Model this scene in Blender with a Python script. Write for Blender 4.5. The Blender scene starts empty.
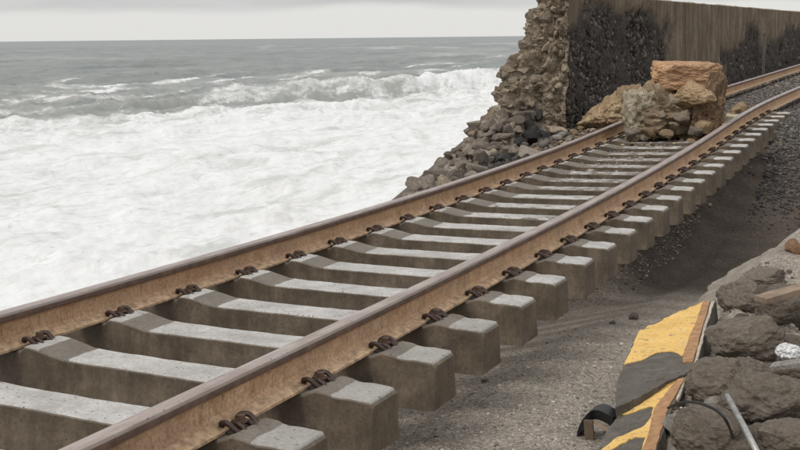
import bpy, bmesh, math, random
import numpy as np
from mathutils import Matrix, Vector
random.seed(7); RNG = np.random.default_rng(7)
scene = bpy.context.scene
COL = scene.collection
R = math.radians

# ------------------------------------------------------------------ camera
FPX = 1142.3
CAM = np.array([2.33968, -3.34712, 1.37171])
YAW, PITCH, ROLL = 0.442547, 0.162836, -0.010641
def cam_axes():
    cy, sy, cp, sp = math.cos(YAW), math.sin(YAW), math.cos(PITCH), math.sin(PITCH)
    w = np.array([-sy*cp, cy*cp, -sp]); r = np.array([cy, sy, 0.]); u = np.cross(r, w)
    cr, sr = math.cos(ROLL), math.sin(ROLL)
    return cr*r+sr*u, -sr*r+cr*u, w
CR, CU, CW = cam_axes()
cd = bpy.data.cameras.new('camera'); cam = bpy.data.objects.new('camera', cd); COL.objects.link(cam)
cd.sensor_width = 36; cd.lens = FPX/800*36; cd.clip_start = 0.05; cd.clip_end = 90000
M = Matrix.Identity(4)
for i in range(3):
    M[i][0] = CR[i]; M[i][1] = CU[i]; M[i][2] = -CW[i]; M[i][3] = CAM[i]
cam.matrix_world = M
scene.camera = cam
def ray(px, py):
    d = CW*FPX + CR*(px-400) - CU*(py-225)
    return d/np.linalg.norm(d)
def pix(px, py, z):                 # where a sight line meets the level z
    d = ray(px, py); return CAM + d*((z-CAM[2])/d[2])
def pix_plane(px, py, P, n):        # where a sight line meets a plane
    d = ray(px, py); return CAM + d*(np.dot(P-CAM, n)/np.dot(d, n))

# ------------------------------------------------------------------ world, sun, exposure
SUN_EL, SUN_AZ = R(54), R(205)      # azimuth measured from +Y clockwise: behind the camera, a little to the left
wd = bpy.data.worlds.new('World'); scene.world = wd; wd.use_nodes = True
nt = wd.node_tree; nt.nodes.clear()
def nn(t, kind, **kw):
    n = t.nodes.new(kind)
    for k, v in kw.items(): setattr(n, k, v)
    return n
out = nn(nt, 'ShaderNodeOutputWorld'); bg = nn(nt, 'ShaderNodeBackground'); bg.inputs[1].default_value = 0.1
sky = nn(nt, 'ShaderNodeTexSky', sky_type='NISHITA', sun_disc=False, sun_elevation=SUN_EL, sun_rotation=SUN_AZ)
tc = nn(nt, 'ShaderNodeTexCoord'); sep = nn(nt, 'ShaderNodeSeparateXYZ'); nt.links.new(tc.outputs['Generated'], sep.inputs[0])
mp = nn(nt, 'ShaderNodeMapping'); mp.inputs['Scale'].default_value = (3.2, 3.2, 16); nt.links.new(tc.outputs['Generated'], mp.inputs[0])
no = nn(nt, 'ShaderNodeTexNoise'); no.inputs['Scale'].default_value = 1.6; no.inputs['Detail'].default_value = 6; nt.links.new(mp.outputs[0], no.inputs[0])
ma = nn(nt, 'ShaderNodeMath', operation='MULTIPLY_ADD'); ma.inputs[1].default_value = 0.030; nt.links.new(no.outputs[0], ma.inputs[0]); nt.links.new(sep.outputs[2], ma.inputs[2])
mr = nn(nt, 'ShaderNodeMapRange', interpolation_type='SMOOTHSTEP'); mr.inputs[1].default_value = 0.036; mr.inputs[2].default_value = 0.046; nt.links.new(ma.outputs[0], mr.inputs[0])
cr = nn(nt, 'ShaderNodeValToRGB'); cr.color_ramp.elements[0].position = .3; cr.color_ramp.elements[0].color = (4.0, 4.04, 4.1, 1); cr.color_ramp.elements[1].position = .7; cr.color_ramp.elements[1].color = (6.0, 6.0, 5.98, 1)
nt.links.new(no.outputs[0], cr.inputs[0])
mx = nn(nt, 'ShaderNodeMix', data_type='RGBA'); mx.inputs[6].default_value = (6.7, 6.65, 6.45, 1); nt.links.new(mr.outputs[0], mx.inputs[0]); nt.links.new(cr.outputs[0], mx.inputs[7])
mx2 = nn(nt, 'ShaderNodeMix', data_type='RGBA'); mx2.inputs[0].default_value = 0.93; nt.links.new(sky.outputs[0], mx2.inputs[6]); nt.links.new(mx.outputs[2], mx2.inputs[7])
zz = nn(nt, 'ShaderNodeMapRange'); zz.inputs[1].default_value = 0.05; zz.inputs[2].default_value = 1; zz.inputs[3].default_value = 1; zz.inputs[4].default_value = 1.75; nt.links.new(sep.outputs[2], zz.inputs[0])   # an overcast sky is brightest overhead
vm = nn(nt, 'ShaderNodeVectorMath', operation='SCALE'); nt.links.new(mx2.outputs[2], vm.inputs[0]); nt.links.new(zz.outputs[0], vm.inputs['Scale'])
nt.links.new(vm.outputs[0], bg.inputs[0]); nt.links.new(bg.outputs[0], out.inputs[0])
sd = bpy.data.lights.new('sun', 'SUN'); sd.energy = 1.25; sd.angle = R(24); sd.color = (1, .96, .9)
so = bpy.data.objects.new('sun', sd); COL.objects.link(so)
sv = Vector((math.sin(SUN_AZ)*math.cos(SUN_EL), math.cos(SUN_AZ)*math.cos(SUN_EL), math.sin(SUN_EL)))
so.rotation_euler = sv.to_track_quat('Z', 'Y').to_euler()
vs = scene.view_settings; vs.view_transform = 'Standard'; vs.look = 'None'; vs.exposure = 0.22; vs.gamma = 1; vs.use_curve_mapping = False

# ------------------------------------------------------------------ helpers
def hsh(ix, iy, iz, seed):
    n = (ix.astype(np.int64)*374761393 + iy.astype(np.int64)*668265263 + iz.astype(np.int64)*1442695041 + seed*974634721) & 0xffffffff
    n = ((n ^ (n >> 13))*1274126177) & 0xffffffff
    n = ((n ^ (n >> 16))*2246822519) & 0xffffffff
    return ((n ^ (n >> 15)) & 0xffffff)/float(0xffffff)
def vnoise(x, y, z=0., seed=0):
    x, y, z = np.broadcast_arrays(np.asarray(x, float), np.asarray(y, float), np.asarray(z, float))
    ix, iy, iz = np.floor(x), np.floor(y), np.floor(z)
    fx, fy, fz = x-ix, y-iy, z-iz
    fx, fy, fz = [f*f*f*(f*(f*6-15)+10) for f in (fx, fy, fz)]
    r = 0
    for a in (0, 1):
        for b in (0, 1):
            for c in (0, 1):
                r = r + hsh(ix+a, iy+b, iz+c, seed)*(fx if a else 1-fx)*(fy if b else 1-fy)*(fz if c else 1-fz)
    return r
def fbm(x, y, z=0., oct=4, seed=0, gain=.5):
    s = 0; a = 1; t = 0
    for o in range(oct):
        s = s + a*vnoise(np.asarray(x)*2**o+o*7.3, np.asarray(y)*2**o+o*3.1, np.asarray(z)*2**o+o*5.7, seed+o); t += a; a *= gain
    return s/t
def ss(a, b, x):
    t = np.clip((np.asarray(x, float)-a)/(b-a), 0, 1); return t*t*(3-2*t)
def link(o, parent=None):
    COL.objects.link(o)
    if parent is not None: o.parent = parent
    return o
def mesh(name, V, F, mats=None, smooth=False, mi=None, attrs=None):
    m = bpy.data.meshes.new(name)
    V = np.asarray(V, float)
    F = np.asarray(F) if not isinstance(F, list) else F
    m.from_pydata([tuple(v) for v in V] if len(V) < 5000 else V.tolist(), [], F if isinstance(F, list) else F.tolist())
    for a in (mats or []): m.materials.append(a)
    if mi is not None: m.polygons.foreach_set('material_index', np.asarray(mi, np.int32))
    if smooth: m.polygons.foreach_set('use_smooth', np.ones(len(m.polygons), bool))
    for k, v in (attrs or {}).items():
        at = m.attributes.new(k, 'FLOAT', 'POINT'); at.data.foreach_set('value', np.asarray(v, np.float32))
    m.update(); return m
def obj(name, me, parent=None, loc=None):
    o = bpy.data.objects.new(name, me); link(o, parent)
    if loc is not None: o.location = loc
    return o
def tag(o, label=None, cat=None, group=None, kind=None):
    if label: o['label'] = label
    if cat: o['category'] = cat
    if group: o['group'] = group
    if kind: o['kind'] = kind
    return o
def empty(name, loc=(0, 0, 0)):
    o = bpy.data.objects.new(name, None); o.empty_display_size = .1; link(o); o.location = loc; return o
def grid_faces(nu, nv):
    i = np.arange(nu-1)[:, None]*nv + np.arange(nv-1)[None, :]
    i = i.ravel(); return np.stack([i, i+nv, i+nv+1, i+1], -1)
ICO = {}
for k in (0, 1, 2, 3, 4, 5):
    bm = bmesh.new(); bmesh.ops.create_icosphere(bm, subdivisions=k+1, radius=1)
    ICO[k] = (np.array([v.co[:] for v in bm.verts]), np.array([[v.index for v in f.verts] for f in bm.faces])); bm.free()
def rock_verts(seed, sub=2, dims=(1, 1, 1), ncut=9, rough=.12, lo=.5, hi=.85, freq=1.7, crag=.22):
    g = np.random.default_rng(seed); V = ICO[sub][0].copy()
    for i in range(ncut):
        n = g.normal(size=3); n /= np.linalg.norm(n); d = g.uniform(lo, hi)
        V = V - np.maximum(0, V@n-d)[:, None]*n
    nz = fbm(V[:, 0]*freq+seed % 97, V[:, 1]*freq+9, V[:, 2]*freq+4, 4, seed % 1000)-.5
    V = V*(1+rough*2*nz)[:, None]
    if sub >= 4:                     # ledges and pits on the big ones
        n2 = fbm(V[:, 0]*4.5+seed % 31, V[:, 1]*4.5, V[:, 2]*6.5, 5, seed % 777, .6); st = np.round(n2*9)/9
        V = V*(1+(n2*.4+st*.6-.5)*crag)[:, None]
    return V*np.array(dims)
def auto_smooth(m, deg=35):
    bm = bmesh.new(); bm.from_mesh(m)
    for f in bm.faces: f.smooth = True
    for e in bm.edges:
        if len(e.link_faces) == 2 and e.calc_face_angle(0) > R(deg): e.smooth = False
    bm.to_mesh(m); bm.free()
def rock_mesh(name, mat, seed, sub=2, deg=30, **kw):
    m = mesh(name, rock_verts(seed, sub, **kw), ICO[sub][1], [mat]); auto_smooth(m, deg); return m
def tube(path, r, n=6, closed=False):
    P = np.asarray(path, float); k = len(P); V = []; F = []
    for i in range(k):
        a = P[max(i-1, 0)]; b = P[min(i+1, k-1)]
        t = b-a; t /= np.linalg.norm(t)+1e-9
        h = np.array([0, 0, 1.]) if abs(t[2]) < .9 else np.array([1., 0, 0])
        s = np.cross(t, h); s /= np.linalg.norm(s); q = np.cross(s, t)
        rr = r if np.isscalar(r) else r[i]
        for j in range(n):
            an = 2*math.pi*j/n; V.append(P[i]+rr*(math.cos(an)*s+math.sin(an)*q))
    for i in range(k-1):
        for j in range(n): F.append([i*n+j, i*n+(j+1) % n, (i+1)*n+(j+1) % n, (i+1)*n+j])
    F.append(list(range(n))[::-1]); F.append([(k-1)*n+j for j in range(n)])
    return V, F
def smooth_path(P, n=6):
    P = np.asarray(P, float); Q = np.vstack([2*P[0]-P[1], P, 2*P[-1]-P[-2]]); o = []
    for i in range(1, len(Q)-2):
        for t in np.linspace(0, 1, n, endpoint=False):
            a, b, c, d = Q[i-1:i+3]
            o.append(.5*((2*b)+(c-a)*t+(2*a-5*b+4*c-d)*t*t+(3*b-a-3*c+d)*t**3))
    o.append(P[-1]); return np.array(o)
def box(x0, x1, y0, y1, z0, z1):
    V = [(x, y, z) for x in (x0, x1) for y in (y0, y1) for z in (z0, z1)]
    F = [[0, 1, 3, 2], [4, 6, 7, 5], [0, 4, 5, 1], [2, 3, 7, 6], [0, 2, 6, 4], [1, 5, 7, 3]]
    return V, F
def join(parts):
    V = []; F = []
    for v, f in parts:
        o = len(V); V += [tuple(q) for q in v]; F += [[i+o for i in p] for p in f]
    return V, F
def prism(poly, dn):                 # poly: 3d points (top), dn: offset to the bottom
    P = [np.array(p) for p in poly]; n = len(P)
    V = P+[p+dn for p in P]
    F = [list(range(n)), [2*n-1-i for i in range(n)]]+[[i, i+n, (i+1) % n+n, (i+1) % n] for i in range(n)]
    return V, F
def scatter(name, mat, pts, sizes, sub=0, seed=3, flat=.75, nvar=24, ncut=4):     # many little stones joined in one mesh
    g = np.random.default_rng(seed); n = len(pts)
    base = np.stack([rock_verts(seed*100+i, sub, ncut=ncut, rough=.15) for i in range(nvar)])
    F0 = ICO[sub][1]; k = base.shape[1]
    q = g.normal(size=(n, 4)); q /= np.linalg.norm(q, axis=1)[:, None]; a, b, c, d = q.T
    Rm = np.stack([1-2*(c*c+d*d), 2*(b*c-a*d), 2*(b*d+a*c), 2*(b*c+a*d), 1-2*(b*b+d*d), 2*(c*d-a*b), 2*(b*d-a*c), 2*(c*d+a*b), 1-2*(b*b+c*c)], -1).reshape(n, 3, 3)
    v = base[g.integers(0, nvar, n)]*np.asarray(sizes)[:, None, None]*g.uniform(.7, 1.2, (n, 1, 3))
    v = np.einsum('nij,nkj->nki', Rm, v); v[:, :, 2] *= flat
    v = v+np.asarray(pts)[:, None, :]
    F = (F0[None]+(np.arange(n)*k)[:, None, None]).reshape(-1, 3)
    tone = np.repeat(g.uniform(0, 1, n), k)
    m = mesh(name, v.reshape(-1, 3), F, [mat], attrs={'tone': tone})
    return m

# ------------------------------------------------------------------ materials
class NM:
    def __init__(s, name, rough=.8, spec=.4):
        s.m = bpy.data.materials.new(name); s.m.use_nodes = True; s.t = s.m.node_tree
        s.p = s.t.nodes['Principled BSDF']; s.p.inputs['Roughness'].default_value = rough; s.p.inputs['Specular IOR Level'].default_value = spec
        s.tc = s.t.nodes.new('ShaderNodeTexCoord')
    def L(s, a, b): s.t.links.new(a, b)
    def co(s, kind='Object', scale=(1, 1, 1)):
        m = s.t.nodes.new('ShaderNodeMapping'); m.inputs['Scale'].default_value = scale; s.L(s.tc.outputs[kind], m.inputs[0]); return m.outputs[0]
    def geo(s, scale=(1, 1, 1)):
        g = s.t.nodes.new('ShaderNodeNewGeometry'); m = s.t.nodes.new('ShaderNodeMapping'); m.inputs['Scale'].default_value = scale; s.L(g.outputs['Position'], m.inputs[0]); return m.outputs[0]
    def noise(s, co, scale, detail=5, rough=.6, dist=0):
        n = s.t.nodes.new('ShaderNodeTexNoise'); n.inputs['Scale'].default_value = scale; n.inputs['Detail'].default_value = detail; n.inputs['Roughness'].default_value = rough; n.inputs['Distortion'].default_value = dist
        s.L(co, n.inputs[0]); return n.outputs[0]
    def voro(s, co, scale, feature='F1', out='Color'):
        n = s.t.nodes.new('ShaderNodeTexVoronoi'); n.feature = feature; n.inputs['Scale'].default_value = scale; s.L(co, n.inputs['Vector']); return n.outputs[out]
    def ramp(s, f, stops, interp='LINEAR'):
        n = s.t.nodes.new('ShaderNodeValToRGB'); n.color_ramp.interpolation = interp; e = n.color_ramp.elements
        while len(e) < len(stops): e.new(.5)
        for i, (p, c) in enumerate(stops):
            e[i].position = p; e[i].color = (c, c, c, 1) if np.isscalar(c) else (*c, 1)
        s.L(f, n.inputs[0]); return n.outputs[0]
    def mix(s, f, a, b, mode='MIX'):
        n = s.t.nodes.new('ShaderNodeMix'); n.data_type = 'RGBA'; n.blend_type = mode
        for i, v in ((0, f), (6, a), (7, b)):
            if hasattr(v, 'links') or hasattr(v, 'is_linked'): s.L(v, n.inputs[i])
            elif i == 0: n.inputs[0].default_value = v
            else: n.inputs[i].default_value = (*v, 1)
        return n.outputs[2]
    def math(s, op, a, b=0.):
        n = s.t.nodes.new('ShaderNodeMath'); n.operation = op
        for i, v in ((0, a), (1, b)):
            if hasattr(v, 'is_linked'): s.L(v, n.inputs[i])
            else: n.inputs[i].default_value = v
        return n.outputs[0]
    def attr(s, name):
        n = s.t.nodes.new('ShaderNodeAttribute'); n.attribute_name = name; return n.outputs['Fac']
    def rand(s): return s.t.nodes.new('ShaderNodeObjectInfo').outputs['Random']
    def sepx(s, co, i):
        n = s.t.nodes.new('ShaderNodeSeparateXYZ'); s.L(co, n.inputs[0]); return n.outputs[i]
    def bump(s, h, strength=.4, dist=.01):
        n = s.t.nodes.new('ShaderNodeBump'); n.inputs['Strength'].default_value = strength; n.inputs['Distance'].default_value = dist
        s.L(h, n.inputs['Height']); s.L(n.outputs[0], s.p.inputs['Normal'])
    def col(s, c): 
        if hasattr(c, 'is_linked'): s.L(c, s.p.inputs['Base Color'])
        else: s.p.inputs['Base Color'].default_value = (*c, 1)
        return s
    def rough(s, f): s.L(f, s.p.inputs['Roughness'])
def rocky(name, c1, c2, c3, scale=5, bump=.6, dist=.02, speck=True, rnd=.35, rough=.9):
    k = NM(name, rough, .25); co = k.co()
    a = k.noise(co, scale, 8, .65); b = k.noise(co, scale*.35, 3)
    c = k.ramp(a, [(.3, c1), (.52, c2), (.72, c3)])
    c = k.mix(k.ramp(b, [(.35, 0), (.65, .6)]), c, tuple(np.array(c1)*.6+np.array(c3)*.3))
    f = k.noise(co, scale*12, 3)
    if speck: c = k.mix(.7, c, k.ramp(f, [(.3, .25), (.5, .5), (.75, .8)]), 'OVERLAY')
    r = k.math('MULTIPLY_ADD', k.rand(), rnd*2); k.t.nodes[-1].inputs[2].default_value = 1-rnd
    n = k.t.nodes.new('ShaderNodeVectorMath'); n.operation = 'SCALE'; k.L(c, n.inputs[0]); k.L(r, n.inputs['Scale'])
    k.col(n.outputs[0]); k.bump(k.math('ADD', a, k.math('MULTIPLY', f, .35)), bump, dist)
    return k.m
def sand_mat():
    k = NM('bank_sand', .85, .3); co = k.geo()
    a = k.noise(co, .9, 4); f = k.noise(co, 110, 4, .8); v = k.voro(co, 75); g = k.noise(co, 14, 4)
    c = k.ramp(a, [(.3, (.39, .335, .275)), (.55, (.45, .392, .326)), (.75, (.51, .448, .378))])
    c = k.mix(1., c, k.ramp(f, [(.28, .0), (.5, .42), (.62, .62), (.76, 1.)]), 'OVERLAY')
    vs_ = k.ramp(k.sepx(v, 0), [(.0, .18), (.5, .5), (.9, .62), (1., .95)])
    c = k.mix(.6, c, vs_, 'OVERLAY')
    c = k.mix(.35, c, k.ramp(g, [(.3, .3), (.7, .7)]), 'OVERLAY')
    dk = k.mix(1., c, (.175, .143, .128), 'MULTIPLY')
    c = k.mix(k.attr('shaded'), c, dk)  # sand colour darkened to paint in the shade of the hollow
    k.col(c); k.bump(k.math('ADD', f, k.math('MULTIPLY', g, 1.5)), .9, .012); return k.m
def tone_mat(name, c1, c2, c3, rough=.9, scale=40):
    k = NM(name, rough, .25); t = k.attr('tone'); c = k.ramp(t, [(0, c1), (.6, c2), (1, c3)])
    c = k.mix(.5, c, k.ramp(k.noise(k.geo(), scale, 4), [(.3, .3), (.7, .7)]), 'OVERLAY'); k.col(c); return k.m
def rust_mat():
    k = NM('rusted_web', .85, .25); co = k.geo(); st = k.geo((1, .35, 1))
    a = k.noise(co, 9, 7, .7); b = k.noise(st, 3.2, 4); f = k.noise(co, 70, 4, .7); sp = k.noise(k.geo((1, 1, .12)), 34, 5, .75)
    c = k.ramp(a, [(.28, (.40, .245, .14)), (.5, (.54, .35, .212)), (.72, (.65, .46, .305))])
    c = k.mix(k.ramp(b, [(.45, 0), (.7, .55)]), c, (.36, .255, .18))
    c = k.mix(.6, c, k.ramp(f, [(.3, .2), (.5, .5), (.75, .8)]), 'OVERLAY')
    c = k.mix(k.ramp(sp, [(.56, 0), (.70, .8)]), c, (.13, .07, .042)); c = k.mix(k.ramp(k.noise(k.geo((1, .5, 1)), 1.6, 6, .7), [(.52, 0), (.70, .4)]), c, (.24, .14, .085))
    k.col(c); k.bump(k.math('ADD', a, f), .5, .004); return k.m
def head_mat():
    k = NM('rail_head_steel', .42, .5); co = k.geo(); st = k.geo((1, .12, 1))
    a = k.noise(st, 30, 5); f = k.noise(co, 60, 4)
    c = k.ramp(a, [(.3, (.25, .195, .17)), (.55, (.35, .285, .255)), (.75, (.44, .375, .345))])
    c = k.mix(k.ramp(f, [(.62, 0), (.7, .7)]), c, (.06, .04, .03)); k.col(c)
    k.rough(k.ramp(a, [(.3, .55), (.7, .36)])); k.bump(f, .2, .002); return k.m
def concrete_mat(name, dirty):
    k = NM(name, .6, .45); co0 = k.co(); vv = k.t.nodes.new('ShaderNodeVectorMath'); vv.operation = 'MULTIPLY_ADD'; rv = k.rand(); cx_ = k.t.nodes.new('ShaderNodeCombineXYZ')
    for i_ in range(3): k.L(rv, cx_.inputs[i_])
    k.L(cx_.outputs[0], vv.inputs[0]); vv.inputs[1].default_value = (37, 23, 11); k.L(co0, vv.inputs[2]); co = vv.outputs[0]
    a = k.noise(co, 6, 7, .65); f = k.noise(co, 60, 4, .7); v = k.noise(k.co('Object', (1, 1, .15)), 22, 4)
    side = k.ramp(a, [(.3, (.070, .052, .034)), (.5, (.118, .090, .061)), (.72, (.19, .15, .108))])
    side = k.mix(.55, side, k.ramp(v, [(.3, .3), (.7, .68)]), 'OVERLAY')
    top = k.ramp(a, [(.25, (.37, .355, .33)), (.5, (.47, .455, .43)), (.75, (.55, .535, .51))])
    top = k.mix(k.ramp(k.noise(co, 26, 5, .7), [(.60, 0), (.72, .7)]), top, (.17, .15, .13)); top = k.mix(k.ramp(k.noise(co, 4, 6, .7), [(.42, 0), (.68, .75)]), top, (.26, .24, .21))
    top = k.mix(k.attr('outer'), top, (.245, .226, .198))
    dark_band = k.ramp(a, [(.3, (.12, .10, .078)), (.6, (.18, .155, .125)), (.8, (.24, .21, .175))])  # darker tone for the bands beside the rails and the dirty tops
    d = k.math('ADD', k.attr('dark_band'), k.math('MULTIPLY', k.math('SUBTRACT', k.noise(co, 9, 5), .5), .55 if not dirty else 1.3))
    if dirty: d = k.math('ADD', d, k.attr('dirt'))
    t = k.mix(k.ramp(d, [(.42, 0), (.56, 1)]), top, dark_band)
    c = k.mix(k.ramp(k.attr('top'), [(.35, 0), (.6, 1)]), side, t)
    c = k.mix(.45, c, k.ramp(f, [(.3, .25), (.5, .5), (.72, .75)]), 'OVERLAY')
    holes = k.voro(co, 26, 'F1', 'Distance'); c = k.mix(k.ramp(holes, [(.10, .85), (.16, 0)]), c, (.07, .06, .05))
    k.col(c); k.rough(k.ramp(a, [(.3, .5), (.7, .75)])); k.bump(k.math('ADD', a, k.math('MULTIPLY', f, .5)), .45, .006); return k.m
def paint_mat():
    k = NM('worn_yellow_paint', .7, .35); co = k.geo(); a = k.noise(co, 7, 6, .7); f = k.noise(co, 45, 5, .7)
    c = k.ramp(a, [(.3, (.62, .37, .10)), (.55, (.76, .49, .15)), (.8, (.82, .60, .26))])
    c = k.mix(k.ramp(f, [(.56, 0), (.66, .9)]), c, (.30, .22, .13)); c = k.mix(k.ramp(k.noise(co, 14, 7, .75), [(.56, 0), (.63, .9)]), c, (.17, .145, .115)); c = k.mix(k.ramp(k.noise(co, 3, 4), [(.62, 0), (.75, .5)]), c, (.55, .43, .28)); k.col(c); k.bump(f, .4, .004); return k.m
def simple(name, c, rough=.7, spec=.4, metal=0, var=.4, scale=20):
    k = NM(name, rough, spec); a = k.noise(k.co(), scale, 5); c = np.array(c)
    k.col(k.ramp(a, [(.25, tuple(c*(1-var))), (.75, tuple(np.minimum(c*(1+var), 1)))])); k.p.inputs['Metallic'].default_value = metal; k.bump(a, .3, .004); return k.m
def wall_mat():
    k = NM('stained_wall_render', .9, .2); co = k.geo()
    st = k.noise(k.geo((.5, 2.2, .16)), 2.6, 6, .65, .3); a = k.noise(co, 2.2, 7, .7); f = k.noise(co, 22, 5, .75)
    c = k.ramp(st, [(.28, (.11, .082, .056)), (.45, (.20, .158, .112)), (.6, (.285, .232, .172)), (.78, (.37, .315, .245))])
    c = k.mix(k.ramp(a, [(.42, 0), (.62, .7)]), c, (.14, .108, .078))
    dark = k.ramp(f, [(.3, (.03, .026, .023)), (.5, (.075, .064, .056)), (.72, (.17, .148, .128))])
    m = k.math('ADD', k.attr('bare'), k.math('MULTIPLY', k.math('SUBTRACT', k.noise(co, 5, 5, .7), .5), .7))
    c = k.mix(k.ramp(m, [(.3, 0), (.75, 1)]), c, dark); c = k.mix(.4, c, k.ramp(f, [(.3, .3), (.7, .7)]), 'OVERLAY')
    k.col(c); k.bump(k.math('ADD', a, f), .8, .05); return k.m
def sea_mat():
    k = NM('storm_sea', .3, .5); f1 = k.attr('foam'); co = k.geo((1, .45, 1)); c2 = k.geo((1, .6, 1))
    n1 = k.noise(co, .55, 8, .72, .6); n2 = k.noise(c2, 2.6, 7, .7, .8); n3 = k.noise(k.geo((1, .25, 1)), .05, 5, .6)
    e = k.math('ADD', f1, k.math('ADD', k.math('MULTIPLY', k.math('SUBTRACT', n1, .5), 1.5), k.math('MULTIPLY', k.math('SUBTRACT', n2, .5), .7)))
    m = k.ramp(e, [(.38, 0), (.5, .45), (.72, 1)])
    w = k.ramp(n3, [(.35, (.145, .165, .152)), (.65, (.205, .215, .192))])
    n5 = k.noise(k.geo((1, .38, 1)), .32, 9, .74, 1.6); n6 = k.noise(k.geo((1, .7, 1)), 1.1, 8, .75, 1.2)
    foam = k.ramp(n2, [(.25, (.66, .66, .65)), (.5, (.765, .765, .755)), (.75, (.80, .80, .79))])
    foam = k.mix(k.ramp(n5, [(.36, .75), (.48, .12), (.56, 0)]), foam, (.50, .50, .475)); foam = k.mix(k.ramp(n6, [(.34, .6), (.46, 0)]), foam, (.47, .47, .445))
    n4 = k.noise(k.geo((1, .3, 1)), .30, 6, .7); w = k.mix(.75, w, k.ramp(n4, [(.3, .30), (.5, .48), (.7, .68)]), 'OVERLAY')
    w = k.mix(k.ramp(f1, [(.1, 0), (.5, 1)]), w, (.36, .36, .33))
    k.col(k.mix(m, w, foam)); k.rough(k.ramp(m, [(0, .32), (1, .9)]))
    k.L(k.ramp(m, [(0, .32), (1, .1)]), k.p.inputs['Specular IOR Level'])
    k.bump(k.math('ADD', n1, n2), .3, .2); return k.m
MAT = dict(foot=simple('dusty_rusted_foot', (.50, .35, .225), .9, .2, 0, .55, 26), headside=simple('rail_head_side_shade_rust', (.135, .085, .06), .7, .4, 0, .45, 14), sand=sand_mat(), rust=rust_mat(), head=head_mat(), sleeper=concrete_mat('sleeper_concrete', 0), sleeper_d=concrete_mat('dusty_sleeper_concrete', 1),
    clip=simple('dark_rusted_clip', (.055, .032, .024), .55, .5, .3, .6, 60), plate=simple('guide_plate_plastic', (.05, .045, .042), .6), screw=simple('screw_steel', (.13, .085, .06), .5, .5, .5),
    wall=wall_mat(), sea=sea_mat(), yellow=paint_mat(),
    stone=rocky('brown_masonry_stone', (.17, .13, .09), (.35, .285, .21), (.52, .44, .34), 6, .8, .03),
    rubble=rocky('grey_brown_rubble', (.11, .091, .074), (.235, .195, .155), (.40, .345, .285), 6, .8, .03),
    darkrock=rocky('shade_dark_rock', (.028, .026, .025), (.065, .061, .057), (.14, .132, .122), 6, .8, .03),
    clod=rocky('dusty_brown_rock', (.18, .146, .113), (.30, .25, .198), (.46, .392, .318), 7, 1., .03, rnd=.25),
    bank=rocky('sandy_grey_rock', (.20, .17, .138), (.31, .27, .222), (.43, .38, .32), 7, .9, .02, rnd=0),
    pale=rocky('pale_rock', (.16, .145, .125), (.26, .24, .21), (.38, .35, .31), 7, .7, .02),
    tan=rocky('tan_broken_masonry', (.12, .08, .05), (.33, .245, .16), (.56, .455, .325), 6, 1., .05, rnd=0),
    brown=rocky('rusty_brown_stone', (.12, .075, .045), (.26, .172, .105), (.40, .285, .185), 6, 1., .05, rnd=0),
    mortar=rocky('brown_rubble_mortar', (.16, .122, .083), (.34, .278, .205), (.50, .425, .33), 5, 1., .05, rnd=0),
    cream=rocky('cream_mortar', (.28, .225, .145), (.50, .43, .31), (.68, .61, .48), 7, .9, .04),
    ochre=rocky('ochre_rubble', (.23, .145, .08), (.44, .32, .19), (.60, .48, .32), 6, .8, .03),
    orange=rocky('orange_stone_block', (.21, .115, .065), (.41, .24, .135), (.58, .41, .26), 5, .8, .03),
    kerb=rocky('dark_kerb_concrete', (.075, .066, .055), (.125, .11, .093), (.19, .17, .145), 16, .8, .008, rnd=0), edge=simple('pale_kerb_edge', (.42, .36, .29), .8), ruststrip=simple('orange_rusted_steel', (.36, .20, .10), .8, .3, 0, .4, 25),
    black=simple('black_plastic', (.012, .012, .012), .45), steel=simple('scuffed_steel', (.38, .38, .36), .4, .5, .6, .35, 30), wood=simple('weathered_wood', (.27, .20, .145), .85, .2, 0, .35, 12), foil=simple('crumpled_foil', (.62, .62, .61), .5, .5, .15, .3, 9),
    ballast=tone_mat('ballast_stones', (.05, .044, .04), (.115, .10, .088), (.24, .215, .19)), grain=tone_mat('sand_pebbles', (.13, .113, .095), (.30, .265, .225), (.55, .505, .445)),
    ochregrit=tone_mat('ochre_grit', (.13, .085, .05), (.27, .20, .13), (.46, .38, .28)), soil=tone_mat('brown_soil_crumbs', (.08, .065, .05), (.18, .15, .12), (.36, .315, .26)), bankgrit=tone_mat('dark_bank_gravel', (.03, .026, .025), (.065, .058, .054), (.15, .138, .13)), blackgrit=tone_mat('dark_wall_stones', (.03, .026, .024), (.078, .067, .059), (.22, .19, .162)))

# ------------------------------------------------------------------ the line of the track
PC = dict(a2=-0.00235287, a3=0.00010681, b1=-0.00780739, b2=0.000159378, b3=0.000100649, c0=-0.0106256, c1=0.00619072, c2=-0.000188436)
YE, LE, END = 11.5, 5., np.array([.02, .015, 0.])
def prof(y):
    y = np.asarray(y, float); t = np.minimum(y, YE)
    def P(t): return np.stack([PC['a2']*t**2+PC['a3']*t**3, PC['b1']*t+PC['b2']*t**2+PC['b3']*t**3, PC['c0']+PC['c1']*t+PC['c2']*t*t], -1)
    tn = np.maximum(t, -3.); c = P(tn)
    d = np.array([2*PC['a2']*YE+3*PC['a3']*YE**2, PC['b1']+2*PC['b2']*YE+3*PC['b3']*YE**2, PC['c1']+2*PC['c2']*YE])
    e = np.maximum(y-YE, 0); q = np.minimum(e, LE)
    return c + d*q[..., None] + ((END-d)/(2*LE))*(q*q)[..., None] + END*np.maximum(e-LE, 0)[..., None]
def T(u, y, z):
    y = np.asarray(y, float); c = prof(y); u = np.asarray(u, float)+0*y
    return np.stack([c[..., 0]+u, y, c[..., 1]+z+c[..., 2]*u], -1)
GAUGE = 1.505; ZSEA = -3.5

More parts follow.
